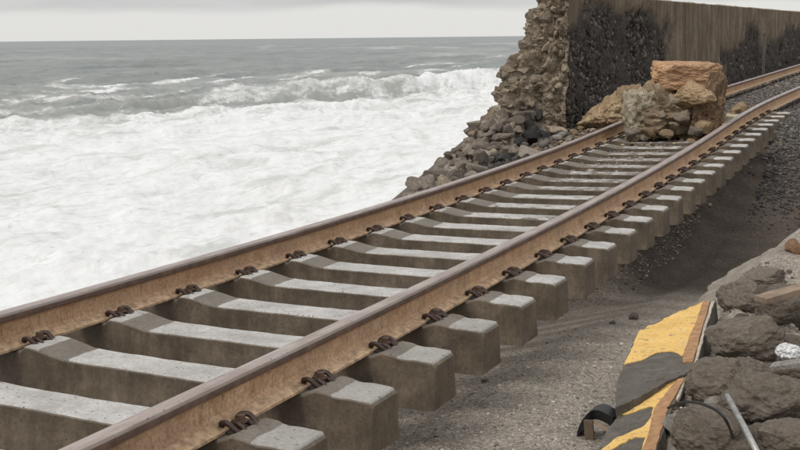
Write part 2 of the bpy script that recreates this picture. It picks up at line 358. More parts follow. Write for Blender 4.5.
# ------------------------------------------------------------------ ground
def mound_edge(y): return np.interp(y, [-6, 1, 2.6, 3.3, 3.8, 5.5, 7.1, 9, 12, 18], [1.08, 1.06, 1.06, 1.0, .76, .98, 1.24, 1.75, 2.7, 4.5])
def pile_top(x, y):                  # height of the spill of rubble below the broken wall
    ridge = np.interp(y, [6.8, 7.5, 8.5, 10., 11.5, 12.5, 13.2], [-.95, -.55, -.42, -.28, -.08, .22, .50])
    xc = np.interp(y, [7, 8.5, 10, 13], [-2.75, -2.95, -3.15, -3.45])
    return ridge-.8*np.clip(np.abs(x-xc)-.2, 0, 20)
def ground_h(x, y, detail=True):
    x, y = np.broadcast_arrays(np.asarray(x, float), np.asarray(y, float))
    c = prof(np.clip(y, -3, 200)); xr = x-c[..., 0]; bed = c[..., 1]-.085-.05*ss(14.5, 18, y)+c[..., 2]*np.clip(xr, -2, 0)
    s0 = np.interp(y, [-10, 0, 1, 2, 3, 4, 5, 6, 7.5, 9, 10.5, 12, 13.2], [-.46, -.44, -.45, -.48, -.54, -.62, -.73, -.85, -1.03, -1.14, -1.02, -.60, -.25])
    wash = s0 - .30*np.clip(.3-xr, 0, 2) - .85*np.clip(-1.7-xr, 0, 9)
    wb = ss(5.9, 8.4, y)*ss(.15, -.75, xr+.35*ss(9, 13, y)*-1)
    wb = np.maximum(wb, ss(12.3, 14.2, y)*ss(3.2, .8, xr-.1*(y-13)))
    edge = bed - .12*ss(12, 10, y)*ss(-2.1, -2.4, xr) - 1.15*np.clip(-2.55-xr, 0, 9) - .5*np.clip(xr-.75, 0, 2)
    h = wash+(edge-wash)*wb
    xe = mound_edge(y)
    m = -.36+.09*ss(1.15, 1.3, x)*ss(1.9, 1.5, x)*ss(4.4, 3.4, y)+.05*np.clip(x-1.5, 0, 3)+.26*ss(3.2, 6.8, y)+.05*np.exp(-((x-xe-.3)/.22)**2)*ss(3, 4, y)
    h = h+(np.maximum(m, h)-h)*ss(-.10, .42, x-xe)
    pile = pile_top(x, y)-.13
    h = np.where((xr < -1.85) & (y > 6) & (y < 14), np.maximum(h, pile-.6*np.clip(xr+2.0, 0, 1)), h)
    if detail:
        rk = ss(1.15, 1.35, x)*ss(5.2, 4.4, y)*ss(-1, 0, y)
        h = h+(fbm(x*1.6, y*1.6, 0, 3, 11)-.5)*.07*ss(.35, .9, x)+(fbm(x*9, y*9, 0, 3, 12)-.5)*(.016+.05*rk)+(fbm(x*3.5, y*3.5, 0, 4, 13)-.5)*.16*rk
    return np.maximum(h, -6)
def axis(parts):
    o = []
    for a, b, s in parts: o += list(np.arange(a, b-1e-6, s))
    o.append(parts[-1][1]); return np.array(o)
gx = axis([(-60, -12, 6), (-12, -4.4, .4), (-4.4, -2, .08), (-2, 2.6, .035), (2.6, 6, .2), (6, 20, 2), (20, 320, 30)])
gy = axis([(-120, -20, 10), (-20, -2, 1), (-2, .6, .12), (.6, 9.5, .04), (9.5, 16, .07), (16, 40, .3), (40, 120, 4), (120, 420, 30)])
X, Y = np.meshgrid(gx, gy, indexing='ij'); Z = ground_h(X, Y)
cc = prof(np.clip(Y, -3, 200)); xr = X-cc[..., 0]
shaded = ss(5.2, 8.2, Y+(fbm(X, Y, 0, 3, 5)-.5)*1.8)*ss(.22, -.02, X-mound_edge(Y)+(fbm(X*3, Y*3, 0, 3, 6)-.5)*.2)*ss(14.5, 12.5, Y)*.9  # mask of the hollow's shade, painted into the sand
gm = mesh('ground', np.stack([X, Y, Z], -1).reshape(-1, 3), grid_faces(len(gx), len(gy)), [MAT['sand']], True, attrs={'shaded': shaded.ravel()})
ground = tag(obj('ground', gm), 'dark grey-brown sand bank washed out beneath the track', None, None, 'structure')

# ------------------------------------------------------------------ sea
def sea():
    rr = np.concatenate([np.geomspace(9, 900, 640), np.geomspace(920, 60000, 70)])
    th = np.concatenate([np.arange(-30, YAW*180/math.pi-30, 2.), np.arange(YAW*180/math.pi-30, YAW*180/math.pi+32, .095), np.arange(YAW*180/math.pi+33, 205, 3.)])
    A, B = np.meshgrid(np.radians(th), rr, indexing='ij')
    X = CAM[0]-np.sin(A)*B; Y = CAM[1]+np.cos(A)*B; s = -X-6; s0_ = s; s = s+.38*(np.clip(Y, -40, 260)-72)
    warp = (fbm(Y*.03, s*.02, 0, 3, 21)-.5)*16+(fbm(Y*.16, s*.05, 0, 3, 22)-.5)*4
    H = np.zeros_like(s); crest = np.zeros_like(s)
    def breaker(c, h, wf, wb, sd, along):
        nonlocal H, crest
        d = s+warp-c; am = h*np.clip(.25+1.3*(fbm(Y*along, c, 0, 3, sd)), .2, 1.6)
        g = np.where(d < 0, np.exp(-(d/wf)**2), np.exp(-(d/wb)**2))
        H = H+am*g; crest = np.maximum(crest, g*np.where(d < 1.0, 1, .55)*np.clip(am, 0, 1.2))
    breaker(41, .55, 1.8, 5.5, 31, .06); breaker(29, .26, 1.3, 5, 32, .05); breaker(17, .30, 1.0, 4, 33, .07); breaker(4, .28, 1.0, 4, 35, .07)
    breaker(55, .55, 2.0, 6, 34, .05); breaker(76, .5, 2.4, 7, 36, .04)
    sup = 1.05*ss(56, 74, Y)*ss(140, 112, Y); d = s+warp-41
    H += sup*np.where(d < 0, np.exp(-(d/1.6)**2), np.exp(-(d/5.5)**2)); crest = np.maximum(crest, sup*np.where(d < .6, np.exp(-(d/2.2)**2), np.exp(-(d/2.)**2)))
    off = ss(40, 66, s)
    H += off*(.30*np.sin((s+warp*1.2)*2*math.pi/31)+  .20*np.sin((s*.93+Y*.22+warp)*2*math.pi/17+1))
    ch = fbm(X*.22, Y*.11, 0, 5, 41)-.5
    H += off*(ch*.9+(fbm(X*.7, Y*.3, 0, 4, 46, .6)-.5)*.85*ss(420, 60, B))
    ins = 1-ss(48, 66, s)
    t1 = fbm(X*.55, Y*.3, 0, 5, 42)-.5; t2 = fbm(X*1.7, Y*1.1, 0, 4, 43)-.5
    mid = ss(14, 34, s)*ss(70, 52, s)
    H += ins*(t1*.7+t2*.22)+mid*(fbm(X*.42, Y*.24, 0, 5, 48, .62)-.5)*1.5
    H *= 1-ss(3000, 9000, B)
    patch = fbm(X*.045, Y*.018, 0, 5, 44)-.5
    foam = (1-ss(16, 68, s+warp*.8))*1.02+crest*.42+patch*1.3*(1-.75*ss(34, 16, s))
    foam += off*np.clip((fbm(X*.35, Y*.09, 0, 4, 45)-.60)*3.2, 0, .6)*ss(260, 60, s)
    foam = np.where(s0_ > 400, foam*.25, foam)
    m = mesh('sea', np.stack([X, Y, ZSEA+H], -1).reshape(-1, 3), grid_faces(*X.shape), [MAT['sea']], True, attrs={'foam': np.clip(foam, 0, 1.3).ravel()})
    tag(obj('sea', m), 'stormy grey-green sea breaking into wide white foam', None, None, 'structure')
sea()

# ------------------------------------------------------------------ rails
hp = [(.075, 0), (.075, .011), (.060, .015), (.022, .029), (.0105, .046), (.0085, .08), (.0105, .112), (.022, .124), (.0355, .131), (.0365, .137), (.036, .156), (.031, .167), (.020, .1715), (0, .173)]
PRF = hp+[(-a, b) for a, b in hp[-2::-1]]
def make_rail(u):
    ys = np.concatenate([np.arange(-6, 20, .2), np.arange(20, 90.1, 1.)]); n = len(PRF)
    V = np.concatenate([T(u+np.array([a for a, b in PRF]), np.full(n, y), np.array([b for a, b in PRF])-.031) for y in ys])
    F = []; mi = []
    for i in range(len(ys)-1):
        for j in range(n):
            k = (j+1) % n; F.append([i*n+j, i*n+k, (i+1)*n+k, (i+1)*n+j]); a_, b_ = PRF[j][1], PRF[k][1]; mi.append(3 if .01 < max(a_, b_) < .03 else 0 if min(a_, b_) < .123 else (1 if max(a_, b_) > .160 else 2))
    F.append(list(range(n))); F.append([(len(ys)-1)*n+j for j in range(n)][::-1]); mi += [0, 0]
    m = mesh('rail', V, F, [MAT['rust'], MAT['head'], MAT['headside'], MAT['foot']], mi=mi); auto_smooth(m, 28); return m  # head sides: rust darkened to paint the shadow line under the head
tag(obj('steel_rail', make_rail(0)), 'rusty steel rail over the exposed sleeper ends, landward of the fallen rock', 'rail', 'railway rails')
tag(obj('steel_rail', make_rail(-GAUGE)), 'rusty steel rail on the sea side, passing beneath the fallen rock', 'rail', 'railway rails')

# ------------------------------------------------------------------ sleepers with rail fastenings
UC = -GAUGE/2; UEND = .405
def ztop(d):                       # d: distance out from the middle of the nearer rail, + outwards from the track
    return np.interp(d, [-.75, -.46, -.34, -.20, -.125, -.11, .11, .125, .19, .235, .30, .36, .41], [-.046, -.046, -.043, -.014, -.008, -.034, -.034, -.010, -.012, -.026, -.022, -.026, -.030])
def sleeper_mesh(name, mat, seed, dirt, outer=.0):
    g = np.random.default_rng(seed)
    us = np.concatenate([[UEND-GAUGE*0-.0], np.linspace(UEND-.02, -GAUGE-UEND+.02, 86), [-GAUGE-UEND]])
    V = []; top = []; dark_band = []; dr = []; ns = len(us)
    for i, u in enumerate(us):
        d = u if u > UC else -GAUGE-u
        zt = float(ztop(d)); e = i in (0, ns-1); wt = .118-.010*np.clip((-d-.3)/.3, 0, 1); wb = wt+.022; zb = -.245+.012*np.clip((-d-.3)/.4, 0, 1); ch = .011
        if e: zt -= .016; wt -= .010; wb -= .008; 
        sec = [(-wb, zb), (-wt-.004, (zb+zt)/2), (-wt, zt-ch), (-wt+ch, zt), (-wt*.4, zt), (wt*.4, zt), (wt-ch, zt), (wt, zt-ch), (wt+.004, (zb+zt)/2), (wb, zb)]
        dm = (ss(.235, .20, d) if d > 0 else 0)
        if d <= 0: dm = float(np.interp(d, [-.40, -.33, -.215, -.195, -.12, -.10], [0, 1, 1, .1, .1, 1]))  # darker bands across the top, next to each rail
        for j, (yy, zz) in enumerate(sec):
            V.append((u-UC, yy, zz+.245)); top.append((1. if d < .34 else .8) if 3 <= j <= 6 and not e else .0); dark_band.append(dm+(.12 if d > .05 else 0)); dr.append(dirt*ss(.1, -.35, d))
    V = np.array(V); n = 10
    V += (np.stack([fbm(V[:, 0]*14+seed, V[:, 1]*14, V[:, 2]*14, 3, seed+q) for q in range(3)], -1)-.5)*.0055
    F = []
    for i in range(ns-1):
        for j in range(n): k = (j+1) % n; F.append([i*n+j, (i+1)*n+j, (i+1)*n+k, i*n+k])
    F.append(list(range(n))); F.append([(ns-1)*n+j for j in range(n)][::-1])
    m = mesh(name, V, F, [mat], attrs={'top': top, 'dark_band': dark_band, 'dirt': dr, 'outer': [(outer if a_[0] > .80 else 0) for a_ in V]}); auto_smooth(m, 32); return m
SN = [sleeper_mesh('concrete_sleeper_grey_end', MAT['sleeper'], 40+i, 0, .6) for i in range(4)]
SM = [sleeper_mesh('concrete_sleeper', MAT['sleeper'], 50+i, 0, .05) for i in range(4)]  # outer ends kept pale: sky glare painted into the concrete colour
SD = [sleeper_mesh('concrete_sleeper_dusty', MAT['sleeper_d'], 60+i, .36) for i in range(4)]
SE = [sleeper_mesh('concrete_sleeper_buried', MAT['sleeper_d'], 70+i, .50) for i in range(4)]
half = [(-.016, 0, .030), (-.012, .014, .033), (.012, .020, .034), (.040, .026, .026), (.058, .036, .014), (.056, .050, .012), (.036, .060, .022), (.008, .063, .041), (-.020, .060, .044), (-.038, .052, .034), (-.036, .040, .024)]
cp = smooth_path([(a, -b, c) for a, b, c in half[::-1]]+half[1:], 4)
cv, cf = tube(cp, .0105, 6)
CLAMP = mesh('rail_clip', cv, cf, [MAT['clip']], True)
def ngon_cyl(r, z0, z1, n, cx=0):
    V = [(cx+r*math.cos(2*math.pi*i/n), r*math.sin(2*math.pi*i/n), z) for z in (z0, z1) for i in range(n)]
    return V, [[i, (i+1) % n, n+(i+1) % n, n+i] for i in range(n)]+[list(range(n))[::-1], list(range(n, 2*n))]
SCREW = mesh('sleeper_screw', *join([ngon_cyl(.027, .036, .043, 12, .012), ngon_cyl(.018, .043, .062, 6, .012), ngon_cyl(.011, -.01, .036, 8, .012)]), [MAT['screw']])
PLATE = mesh('guide_plate', *join([box(-.018, .056, -.058, .058, -.006, .010), box(.050, .064, -.058, .058, .002, .022)]), [MAT['plate']])
def make_sleeper(k):
    y = .6*k; g = np.random.default_rng(900+k)
    src = SN if k < 4 else SM if k < 9 else (SD if k < 12 else SE)
    s = obj('concrete_sleeper', src[k % 4])
    o = T(UC, y, 0); ex = T(0, y, 0)-T(-GAUGE, y, 0); ex /= np.linalg.norm(ex); ey = T(UC, y+.05, 0)-T(UC, y-.05, 0); ez = np.cross(ex, ey); ez /= np.linalg.norm(ez); ey = np.cross(ez, ex)
    o = o-ez*.245
    m = Matrix.Identity(4)
    for i in range(3): m[i][0] = ex[i]; m[i][1] = ey[i]; m[i][2] = ez[i]; m[i][3] = o[i]
    s.matrix_world = m @ Matrix.Rotation(g.normal(0, .010), 4, 'Z')
    if k < 4: tag(s, 'bare concrete sleeper with greyish outer end, hanging above the open sand near the kerb', 'sleeper', 'exposed concrete sleepers with grey ends')
    elif k < 9: tag(s, 'bare concrete sleeper with outer end coloured glare-white, hanging over the washed-out sand', 'sleeper', 'exposed concrete sleepers')
    elif k < 18: tag(s, 'dusty concrete sleeper between the hanging sleepers and the fallen rock', 'sleeper', 'dusty concrete sleepers')
    else: tag(s, 'concrete sleeper half buried in gravel at or beyond the fallen rock', 'sleeper', 'half buried concrete sleepers')
    for u, sg in ((0, 1), (0, -1), (-GAUGE, 1), (-GAUGE, -1)):
        c = obj('rail_clip', CLAMP, s)
        c.matrix_local = Matrix.Translation((u+sg*(.094)-UC, 0, .245-.034)) @ Matrix.Rotation((0 if sg > 0 else math.pi)+g.normal(0, .05), 4, 'Z')
        obj('sleeper_screw', SCREW, c); obj('guide_plate', PLATE, c)
for k in range(-2, 26): make_sleeper(k)

# ------------------------------------------------------------------ sea wall with its broken end
def xface(y): return prof(y)[..., 0]-2.46
def zwt(y): return np.interp(y, [12, 40, 110], [2.02, 2.12, 2.6])
wall = tag(empty('sea_wall', (float(xface(13.4)), 13.4, 0)), 'stained stone sea wall beside the track, broken off with a ragged rubble end', 'wall')
WO = np.array(wall.location[:])
ys = np.concatenate([np.arange(13.05, 30, .055), np.arange(30, 60, .25), np.arange(60, 121, 1.)]); zs = np.linspace(-.9, 1, 100)
Yw, Sw = np.meshgrid(ys, zs, indexing='ij'); t = (Sw+.9)/1.9; Zw = -.9+t*(zwt(Yw)+.9)
rel = Zw-prof(Yw)[..., 1]
nA = fbm(Yw*.55, Zw*.9, 0, 4, 71)-.5
bare1 = ss(20.1, 18.9, Yw+nA*2.2)*ss(2.15, 1.45, Zw+nA*1.3)
bare2 = ss(23., 27, Yw+nA*5)*ss(1.45, .65, rel+nA*1.6)
bare = np.clip(np.maximum(bare1, bare2*.9), 0, 1)
rgh = (fbm(Yw*5, Zw*5, 0, 4, 72)-.5)*.16*bare+(fbm(Yw*1.4, Zw*1.1, 0, 4, 73)-.5)*.09+(fbm(Yw*9, Zw*3, 0, 2, 74)-.5)*.02
Xw = xface(Yw)-.075*bare+rgh-.06*t
Xw[:, -1] -= .32; Zw[:, -1] = Zw[:, -2]+.006
Xb = xface(ys)-.60
Vf = np.stack([Xw, Yw, Zw], -1).reshape(-1, 3)-WO
obj('wall_face', mesh('wall_face', Vf, grid_faces(*Xw.shape), [MAT['wall']], True, attrs={'bare': bare.ravel()}), wall)
# core: top, seaward face and ends, behind the face
ys2 = np.concatenate([np.arange(13.7, 30, .2), np.arange(30, 121, 2.)]); sec = []
for y in ys2:
    f = float(xface(y)); zt = float(zwt(y))
    sec.append([(f-.28, y, -1.), (f-.28, y, zt-.012), (f-.34, y, zt+.01), (f-.42, y, zt-.02), (f-.78, y, .7), (f-1.1, y, -.6), (f-1.5, y, -4.2), (f-.6, y, -4.2)])
sec = np.array(sec); nz = (np.stack([fbm(sec[..., 1]*2+q*9, sec[..., 2]*2+sec[..., 0], q, 3, 80) for q in range(3)], -1)-.5)*.08; nz[..., 1] *= .2; nz[:, :2] *= .2
ns, n = sec.shape[:2]; F = []
for i in range(ns-1):
    for j in range(n): k = (j+1) % n; F.append([i*n+j, (i+1)*n+j, (i+1)*n+k, i*n+k])
F += [list(range(n))[::-1], [(ns-1)*n+j for j in range(n)]]
obj('wall_core', mesh('wall_core', (sec+nz).reshape(-1, 3)-WO, F, [MAT['stone']]), wall)
# little dark stones bedded in the bare part of the face
P = []; S = []
for i in range(4200):
    y = RNG.uniform(13.15, 20.2); z = RNG.uniform(-.1, 2.0); a = fbm(y*.55, z*.9, 0, 4, 71)-.5
    if RNG.random() > ss(20.1, 18.9, y+a*2.2)*ss(2.15, 1.45, z+a*1.3)**1.5: continue
    P.append((float(xface(y))-.10-.03*z, y, z)); S.append(RNG.uniform(.025, .06))
for i in range(1800):
    y = RNG.uniform(23.5, 44); z0 = float(prof(y)[1]); z = z0+RNG.uniform(-.1, 1.1); a = fbm(y*.55, z*.9, 0, 4, 71)-.5
    if RNG.random() > ss(23., 27, y+a*5)*ss(1.45, .65, z-z0+a*1.6)**1.5: continue
    P.append((float(xface(y))-.125-.03*z, y, z)); S.append(RNG.uniform(.04, .09))
tag(obj('wall_stones', scatter('wall_stones', MAT['blackgrit'], np.array(P)-WO, S, 0, 5, 1.), wall), kind='stuff')
yp = 30.; xp = float(xface(yp))+.10; zp = float(prof(yp)[1])
tag(obj('thin_post', mesh('thin_post', *join([box(-.035, .035, -.035, .035, -.3, .92), box(-.05, .05, -.05, .05, .92, .95)]), [MAT['pale']]), None, (xp, yp, zp)), 'thin pale post standing at the foot of the sea wall', 'post')
# stones of the broken end, one by one
STN = [rock_mesh('stone', MAT['stone'], 300+i, 2, 22, dims=(1, .85, .72), ncut=14, rough=.2, lo=.35, hi=.75) for i in range(10)]
STR = [rock_mesh('rubble_stone', MAT['rubble'], 340+i, 2, 22, dims=(1.05, .9, .8), ncut=14, rough=.2, lo=.38, hi=.8) for i in range(10)]
STD = [rock_mesh('dark_stone', MAT['darkrock'], 380+i, 2, 22, dims=(1.05, .95, .85), ncut=13, rough=.16, lo=.4, hi=.8) for i in range(6)]  # dark colour stands for the shade of the cavity in the rubble
STP = [rock_mesh('pale_stone', MAT['pale'], 420+i, 2, 28, dims=(1, .85, .7), ncut=10, rough=.14) for i in range(5)]
STO = [rock_mesh('ochre_stone', MAT['ochre'], 440+i, 2, 28, dims=(1, .85, .7), ncut=10, rough=.16) for i in range(5)]
STC = [rock_mesh('clod', MAT['clod'], 460+i, 3, 32, dims=(1, .9, .78), ncut=7, rough=.15, lo=.6, hi=.92) for i in range(8)]
def rnd_rot(g, tilt=.5): return (g.uniform(-tilt, tilt), g.uniform(-tilt, tilt), g.uniform(0, 6.28))
g = np.random.default_rng(17)
def xout(z): return np.interp(z, [-.9, -.2, .25, .85, 1.3, 2.0, 2.4], [-4.1, -3.92, -3.70, -3.58, -3.30, -3.08, -2.98])
XF = float(xface(13.))-.05
def end_pt(s_, z):                   # the ragged end: s 0..1 across the break, beyond 1 back along the seaward side
    xo = xout(z); x = np.where(s_ <= 1, XF+(xo-XF)*np.minimum(s_, 1), xo)
    lean = .62*np.clip(1.9-z, 0, 3)/2.4*ss(.1, 1., np.minimum(s_, 1))
    y = 13.0-lean+np.where(s_ > 1, (s_-1)*2.6, 0)
    return x, y
sg, zg = np.meshgrid(np.linspace(0, 1.7, 120), np.linspace(-.95, 2.35, 130), indexing='ij')
ex_, ey_ = end_pt(sg, zg); d1 = fbm(sg*7, zg*6, 0, 5, 91, .6)-.5; d2 = fbm(sg*9+4, zg*7, 3, 4, 92, .6)-.5
inn = 1.
ex2 = ex_-inn*(d1*.42*ss(.4, 1., sg)+d2*.16*ss(.6, 1, sg)); ey2 = ey_-inn*(d1*.34+d2*.16)*np.where(sg > 1.05, .4, 1); ez2 = zg+d2*.08
obj('broken_end', mesh('broken_end', np.stack([ex2, ey2, ez2], -1).reshape(-1, 3)-WO, grid_faces(*sg.shape), [MAT['mortar']], False), wall)
nst = 0
while nst < 230:
    s_ = g.uniform(.02, 1.12); z = g.uniform(-.75, 2.2); x, y = end_pt(np.array(s_), np.array(z)); q1 = float(fbm(s_*7, z*6, 0, 5, 91, .6)-.5)
    r = float(np.clip(np.exp(g.normal(-2.62, .36)), .035, .16))
    o = obj('stone', STN[g.integers(10)], wall); o.location = Vector((float(x)-(q1*.15 if s_ > .6 else 0), float(y)-q1*.3+r*.15, z))-Vector(WO); o.rotation_euler = rnd_rot(g, .5); o.scale = (r*1.2, r*1.1, r*g.uniform(.75, 1.1)); nst += 1

# ------------------------------------------------------------------ rubble at the foot of the broken wall
g = np.random.default_rng(23)
def put_rock(name, me, p, r, label, cat, group, rot=None, sink=.3, sc=None):
    o = obj(name, me); s = (r*g.uniform(.85, 1.2), r*g.uniform(.85, 1.15), r*g.uniform(.8, 1.1)) if sc is None else sc
    o.scale = s; o.location = (p[0], p[1], p[2]+s[2]*(.75-sink)); o.rotation_euler = rot or rnd_rot(g, .35)
    return tag(o, label, cat, group)
# the mortared mass the boulders sit in: one craggy lump of masonry sloping down from the break
sg, tg = np.meshgrid(np.linspace(0, 1, 150), np.linspace(-1, 1, 70), indexing='ij'); yy = 6.9+sg*6.3
xx = np.interp(yy, [7, 8.5, 10, 13], [-2.75, -2.95, -3.15, -3.45])+tg*1.0; q = fbm(xx*2.6, yy*2.6, 0, 5, 95, .62); st = np.round(fbm(xx*3.4, yy*3.4, 5, 4, 96, .6)*7)/7
zz_ = pile_top(xx, yy)-.10+(q-.5)*.42+(st-.5)*.30-.5*np.clip(np.abs(tg)-.55, 0, 1)
xx = xx+(fbm(yy*3, xx*3, 2, 4, 97)-.5)*.2
heap = obj('masonry_slope', mesh('masonry_slope', np.stack([xx, yy, zz_], -1).reshape(-1, 3), grid_faces(*xx.shape), [MAT['rubble']], False))
tag(heap, 'craggy slope of collapsed masonry running down from the broken wall to the sea', 'masonry')
for i in range(190):
    y = 6.95+6.1*g.random()**.85; x = np.interp(y, [7, 8.5, 10, 13], [-2.75, -2.95, -3.15, -3.40])+g.normal(0, .40)
    xr_ = x-float(prof(y)[0])
    if xr_ > -1.95: x = float(prof(y)[0])-1.95-g.uniform(0, .4)
    h = max(float(ground_h(x, y)), float(pile_top(x, y)))-.04
    r = float(np.clip(np.exp(g.normal(-2.3, .42)), .05, .23))
    dark = (9.6 < y < 12.9 and x > np.interp(y, [7, 13], [-2.75, -3.1]) and g.random() < .75)
    if dark: put_rock('boulder', STD[g.integers(6)], (x, y, h), min(r, .14), 'boulder darkened for shade in the hollow between far rail and wall rubble', 'boulder', 'dark boulders below the broken wall', sink=.5)
    else: put_rock('boulder', (STR if g.random() < .75 else STN)[g.integers(10)], (x, y, h), r, 'grey-brown boulder in the rubble spilled seaward from the broken wall end', 'boulder', 'rubble boulders below the broken wall', sink=.55)
# pale stones and ochre debris beside the sea side rail
for i in range(34):
    y = g.uniform(10.6, 14.5); x = float(prof(y)[0])-g.uniform(1.75, 2.35); r = g.uniform(.035, .085)
    put_rock('loose_stone', (STP if g.random() < .55 else STO)[g.integers(5)], (x, y, float(ground_h(x, y))), r, 'small pale stone lying along the outer side of the sea side rail', 'stone', 'pale stones by the rail')

# ------------------------------------------------------------------ fallen masonry on the track
def place_at(px, py, z): return pix(px, py, z)
fz = float(T(-.9, 11.6, 0)[2])-.03
fall = tag(empty('fallen_rock', (-.93, 11.75, fz)), 'large fallen lump of masonry with orange flat-topped block lying across the rails', 'rock')
def lump(name, mat, seed, loc, dims, rot=(0, 0, 0), sub=4, ncut=9, rough=.17, freq=2.2, lo=.5, hi=.8, deg=40, parent=fall, crag=.3):
    o = obj(name, rock_mesh(name, mat, seed, sub, deg, dims=dims, ncut=ncut, rough=rough, freq=freq, lo=lo, hi=hi, crag=crag), parent); o.location = loc; o.rotation_euler = rot; return o
def block(name, mat, seed, loc, dims, rot, parent, rough=.05):     # a roughly squared stone
    V, F = ICO[5]; V = V/np.sum(np.abs(V)**9, axis=1)[:, None]**(1/9)
    q = np.random.default_rng(seed)
    for i in range(6):
        c = q.choice([-1, 1], 3)+q.normal(0, .35, 3); c /= np.linalg.norm(c); V = V-np.maximum(0, V@c-q.uniform(1.15, 1.45))[:, None]*c
    n = fbm(V[:, 0]*1.6+seed, V[:, 1]*1.6, V[:, 2]*1.6, 5, seed, .6); st = np.round(fbm(V[:, 0]*3, V[:, 1]*3+seed, V[:, 2]*4, 4, seed+5, .6)*8)/8
    V = V*(1+rough*2*(n-.5)+rough*1.4*(st-.5))[:, None]*np.array(dims)
    m = mesh(name, V, F, [mat]); auto_smooth(m, 40); o = obj(name, m, parent); o.location = loc; o.rotation_euler = rot; return o
lump('rubble_mass', MAT['tan'], 501, (.10, .02, .30), (.66, .50, .44), (0, .05, .2), 5, ncut=10, rough=.2, freq=3, crag=.5)
block('mortar_face', MAT['cream'], 502, (-.30, -.12, .31), (.20, .30, .31), (.05, -.06, .42), fall, .2)
block('top_block', MAT['orange'], 503, (.20, .16, .80), (.42, .34, .18), (.03, .04, R(14)), fall, .15)
lump('ochre_chunk', MAT['ochre'], 504, (.40, -.12, .56), (.30, .24, .22), (.2, .3, .4), 5, rough=.15, crag=.3)
block('brown_chunk', MAT['brown'], 505, (.50, .14, .40), (.20, .32, .42), (0, .1, .25), fall, .22)
for i, (x, y, z_, r, L) in enumerate([(-.12, -.40, .10, .13, STO), (.10, -.42, .09, .11, STO), (.42, -.36, .12, .14, STR), (.02, -.36, .32, .13, STN), (.30, -.38, .33, .14, STN), (-.08, -.30, .54, .15, STN), (.15, -.30, .52, .12, STN),
        (-.32, -.38, .08, .12, STC), (.55, -.20, .16, .16, STO), (.60, .0, .50, .17, STN), (-.22, .05, .66, .16, STO), (-.30, .28, .62, .18, STN), (.46, -.28, .52, .13, STO), (.20, -.42, .20, .10, STN)]):
    o = obj('stone', L[i % 5], fall); o.location = (x, y, z_); o.scale = (r, r, r*.85); o.rotation_euler = rnd_rot(g, .5)
p2 = (-2.02, 13.3, float(ground_h(-2.0, 13.3)))
b2 = tag(empty('fallen_rock', p2), 'smaller ochre lump of fallen masonry between the big rock and the sea wall', 'rock')
lump('rubble_mass', MAT['ochre'], 511, (-.06, 0, .18), (.52, .42, .40), (.0, -.25, .3), 5, rough=.2, freq=2.6, parent=b2, crag=.45)
lump('mortar_face', MAT['ochre'], 512, (.22, .05, .34), (.34, .32, .30), (.2, -.2, .5), 5, rough=.2, freq=2.6, parent=b2, crag=.45)
for i in range(26):                  # debris beyond and around the big rock
    y = g.uniform(11.4, 17.5); u = g.uniform(-1.4, -.1) if y > 12.5 else g.uniform(-.45, -.12); p = T(u, y, -.10); r = g.uniform(.05, .15)
    put_rock('loose_stone', (STO if g.random() < .7 else STR)[g.integers(5)], p, r, 'ochre stone broken from the fallen rock, lying between the rails', 'stone', 'ochre debris around the fallen rock')
sl = tag(block('stone_slab', MAT['cream'], 521, T(-.35, 13.9, .0), (.32, .12, .06), (.1, .1, R(30)), None, .08), 'flat cream slab of broken stone between the rails beyond the fallen rock', 'stone')

# ------------------------------------------------------------------ ballast, gravel and pebbles
def on_ground(n, x0, x1, y0, y1, seed, keep):
    q = np.random.default_rng(seed); x = q.uniform(x0, x1, n); y = q.uniform(y0, y1, n); k = keep(x, y, q.random(n)); x, y = x[k], y[k]
    return np.stack([x, y, ground_h(x, y)], -1)
def kb(x, y, r):
    xr = x-prof(y)[:, 0]; return (xr > -2.5) & (xr < 1.6) & (r < ss(9.2, 12.8, y)*.95+.0) & ((xr < -.1) | (r < ss(12, 13.8, y)))
P = on_ground(26000, -2.8, 1.8, 8.6, 24, 1, kb); q = np.random.default_rng(2)
P[:, 2] += .005
tag(obj('ballast', scatter('ballast', MAT['ballast'], P, q.uniform(.016, .034, len(P)), 0, 8), None), 'grey crushed stone ballast around the rails beyond the fallen rock', 'ballast', None, 'stuff')
P = on_ground(7000, -1.75, -.2, 6.2, 11.6, 21, lambda x, y, r: r < ss(6.2, 8.2, y)); q = np.random.default_rng(22)
tag(obj('ballast', scatter('ballast_mid', MAT['soil'], P, np.exp(q.normal(-4.3, .4, len(P))), 0, 14), None), 'brown grit and small ballast packed between the dusty sleepers', 'ballast', None, 'stuff')
P = on_ground(9000, -2.8, 1.6, 24, 46, 3, kb); q = np.random.default_rng(4)
tag(obj('ballast', scatter('ballast_far', MAT['ballast'], P, q.uniform(.03, .055, len(P)), 0, 9), None), 'far grey ballast along the rails beside the sea wall', 'ballast', None, 'stuff')
P = on_ground(15000, .25, 3.0, 10.4, 16, 5, lambda x, y, r: (r < ss(10.6, 12.2, y))); q = np.random.default_rng(6)
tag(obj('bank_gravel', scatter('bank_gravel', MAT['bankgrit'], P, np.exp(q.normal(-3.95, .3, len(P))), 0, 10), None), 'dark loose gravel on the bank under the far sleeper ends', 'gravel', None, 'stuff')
P = on_ground(26000, -.2, 2.2, .2, 9, 7, lambda x, y, r: r < np.clip(3.5/(y+1.5), .3, 1)*ss(6., 3.2, y)); q = np.random.default_rng(8)
tag(obj('pebbles', scatter('pebbles', MAT['grain'], P, np.exp(q.normal(-5.2, .38, len(P))), 0, 11), None), 'fine pebbles strewn over the dark sand', 'pebbles', None, 'stuff')
P = on_ground(1500, -2.4, -.1, 10.8, 16.5, 12, lambda x, y, r: (np.abs(x-prof(y)[:, 0]+.75) > -1) & (r < .9*np.exp(-((y-12.7)/1.8)**2))); P[:, 2] += .03; q = np.random.default_rng(9)
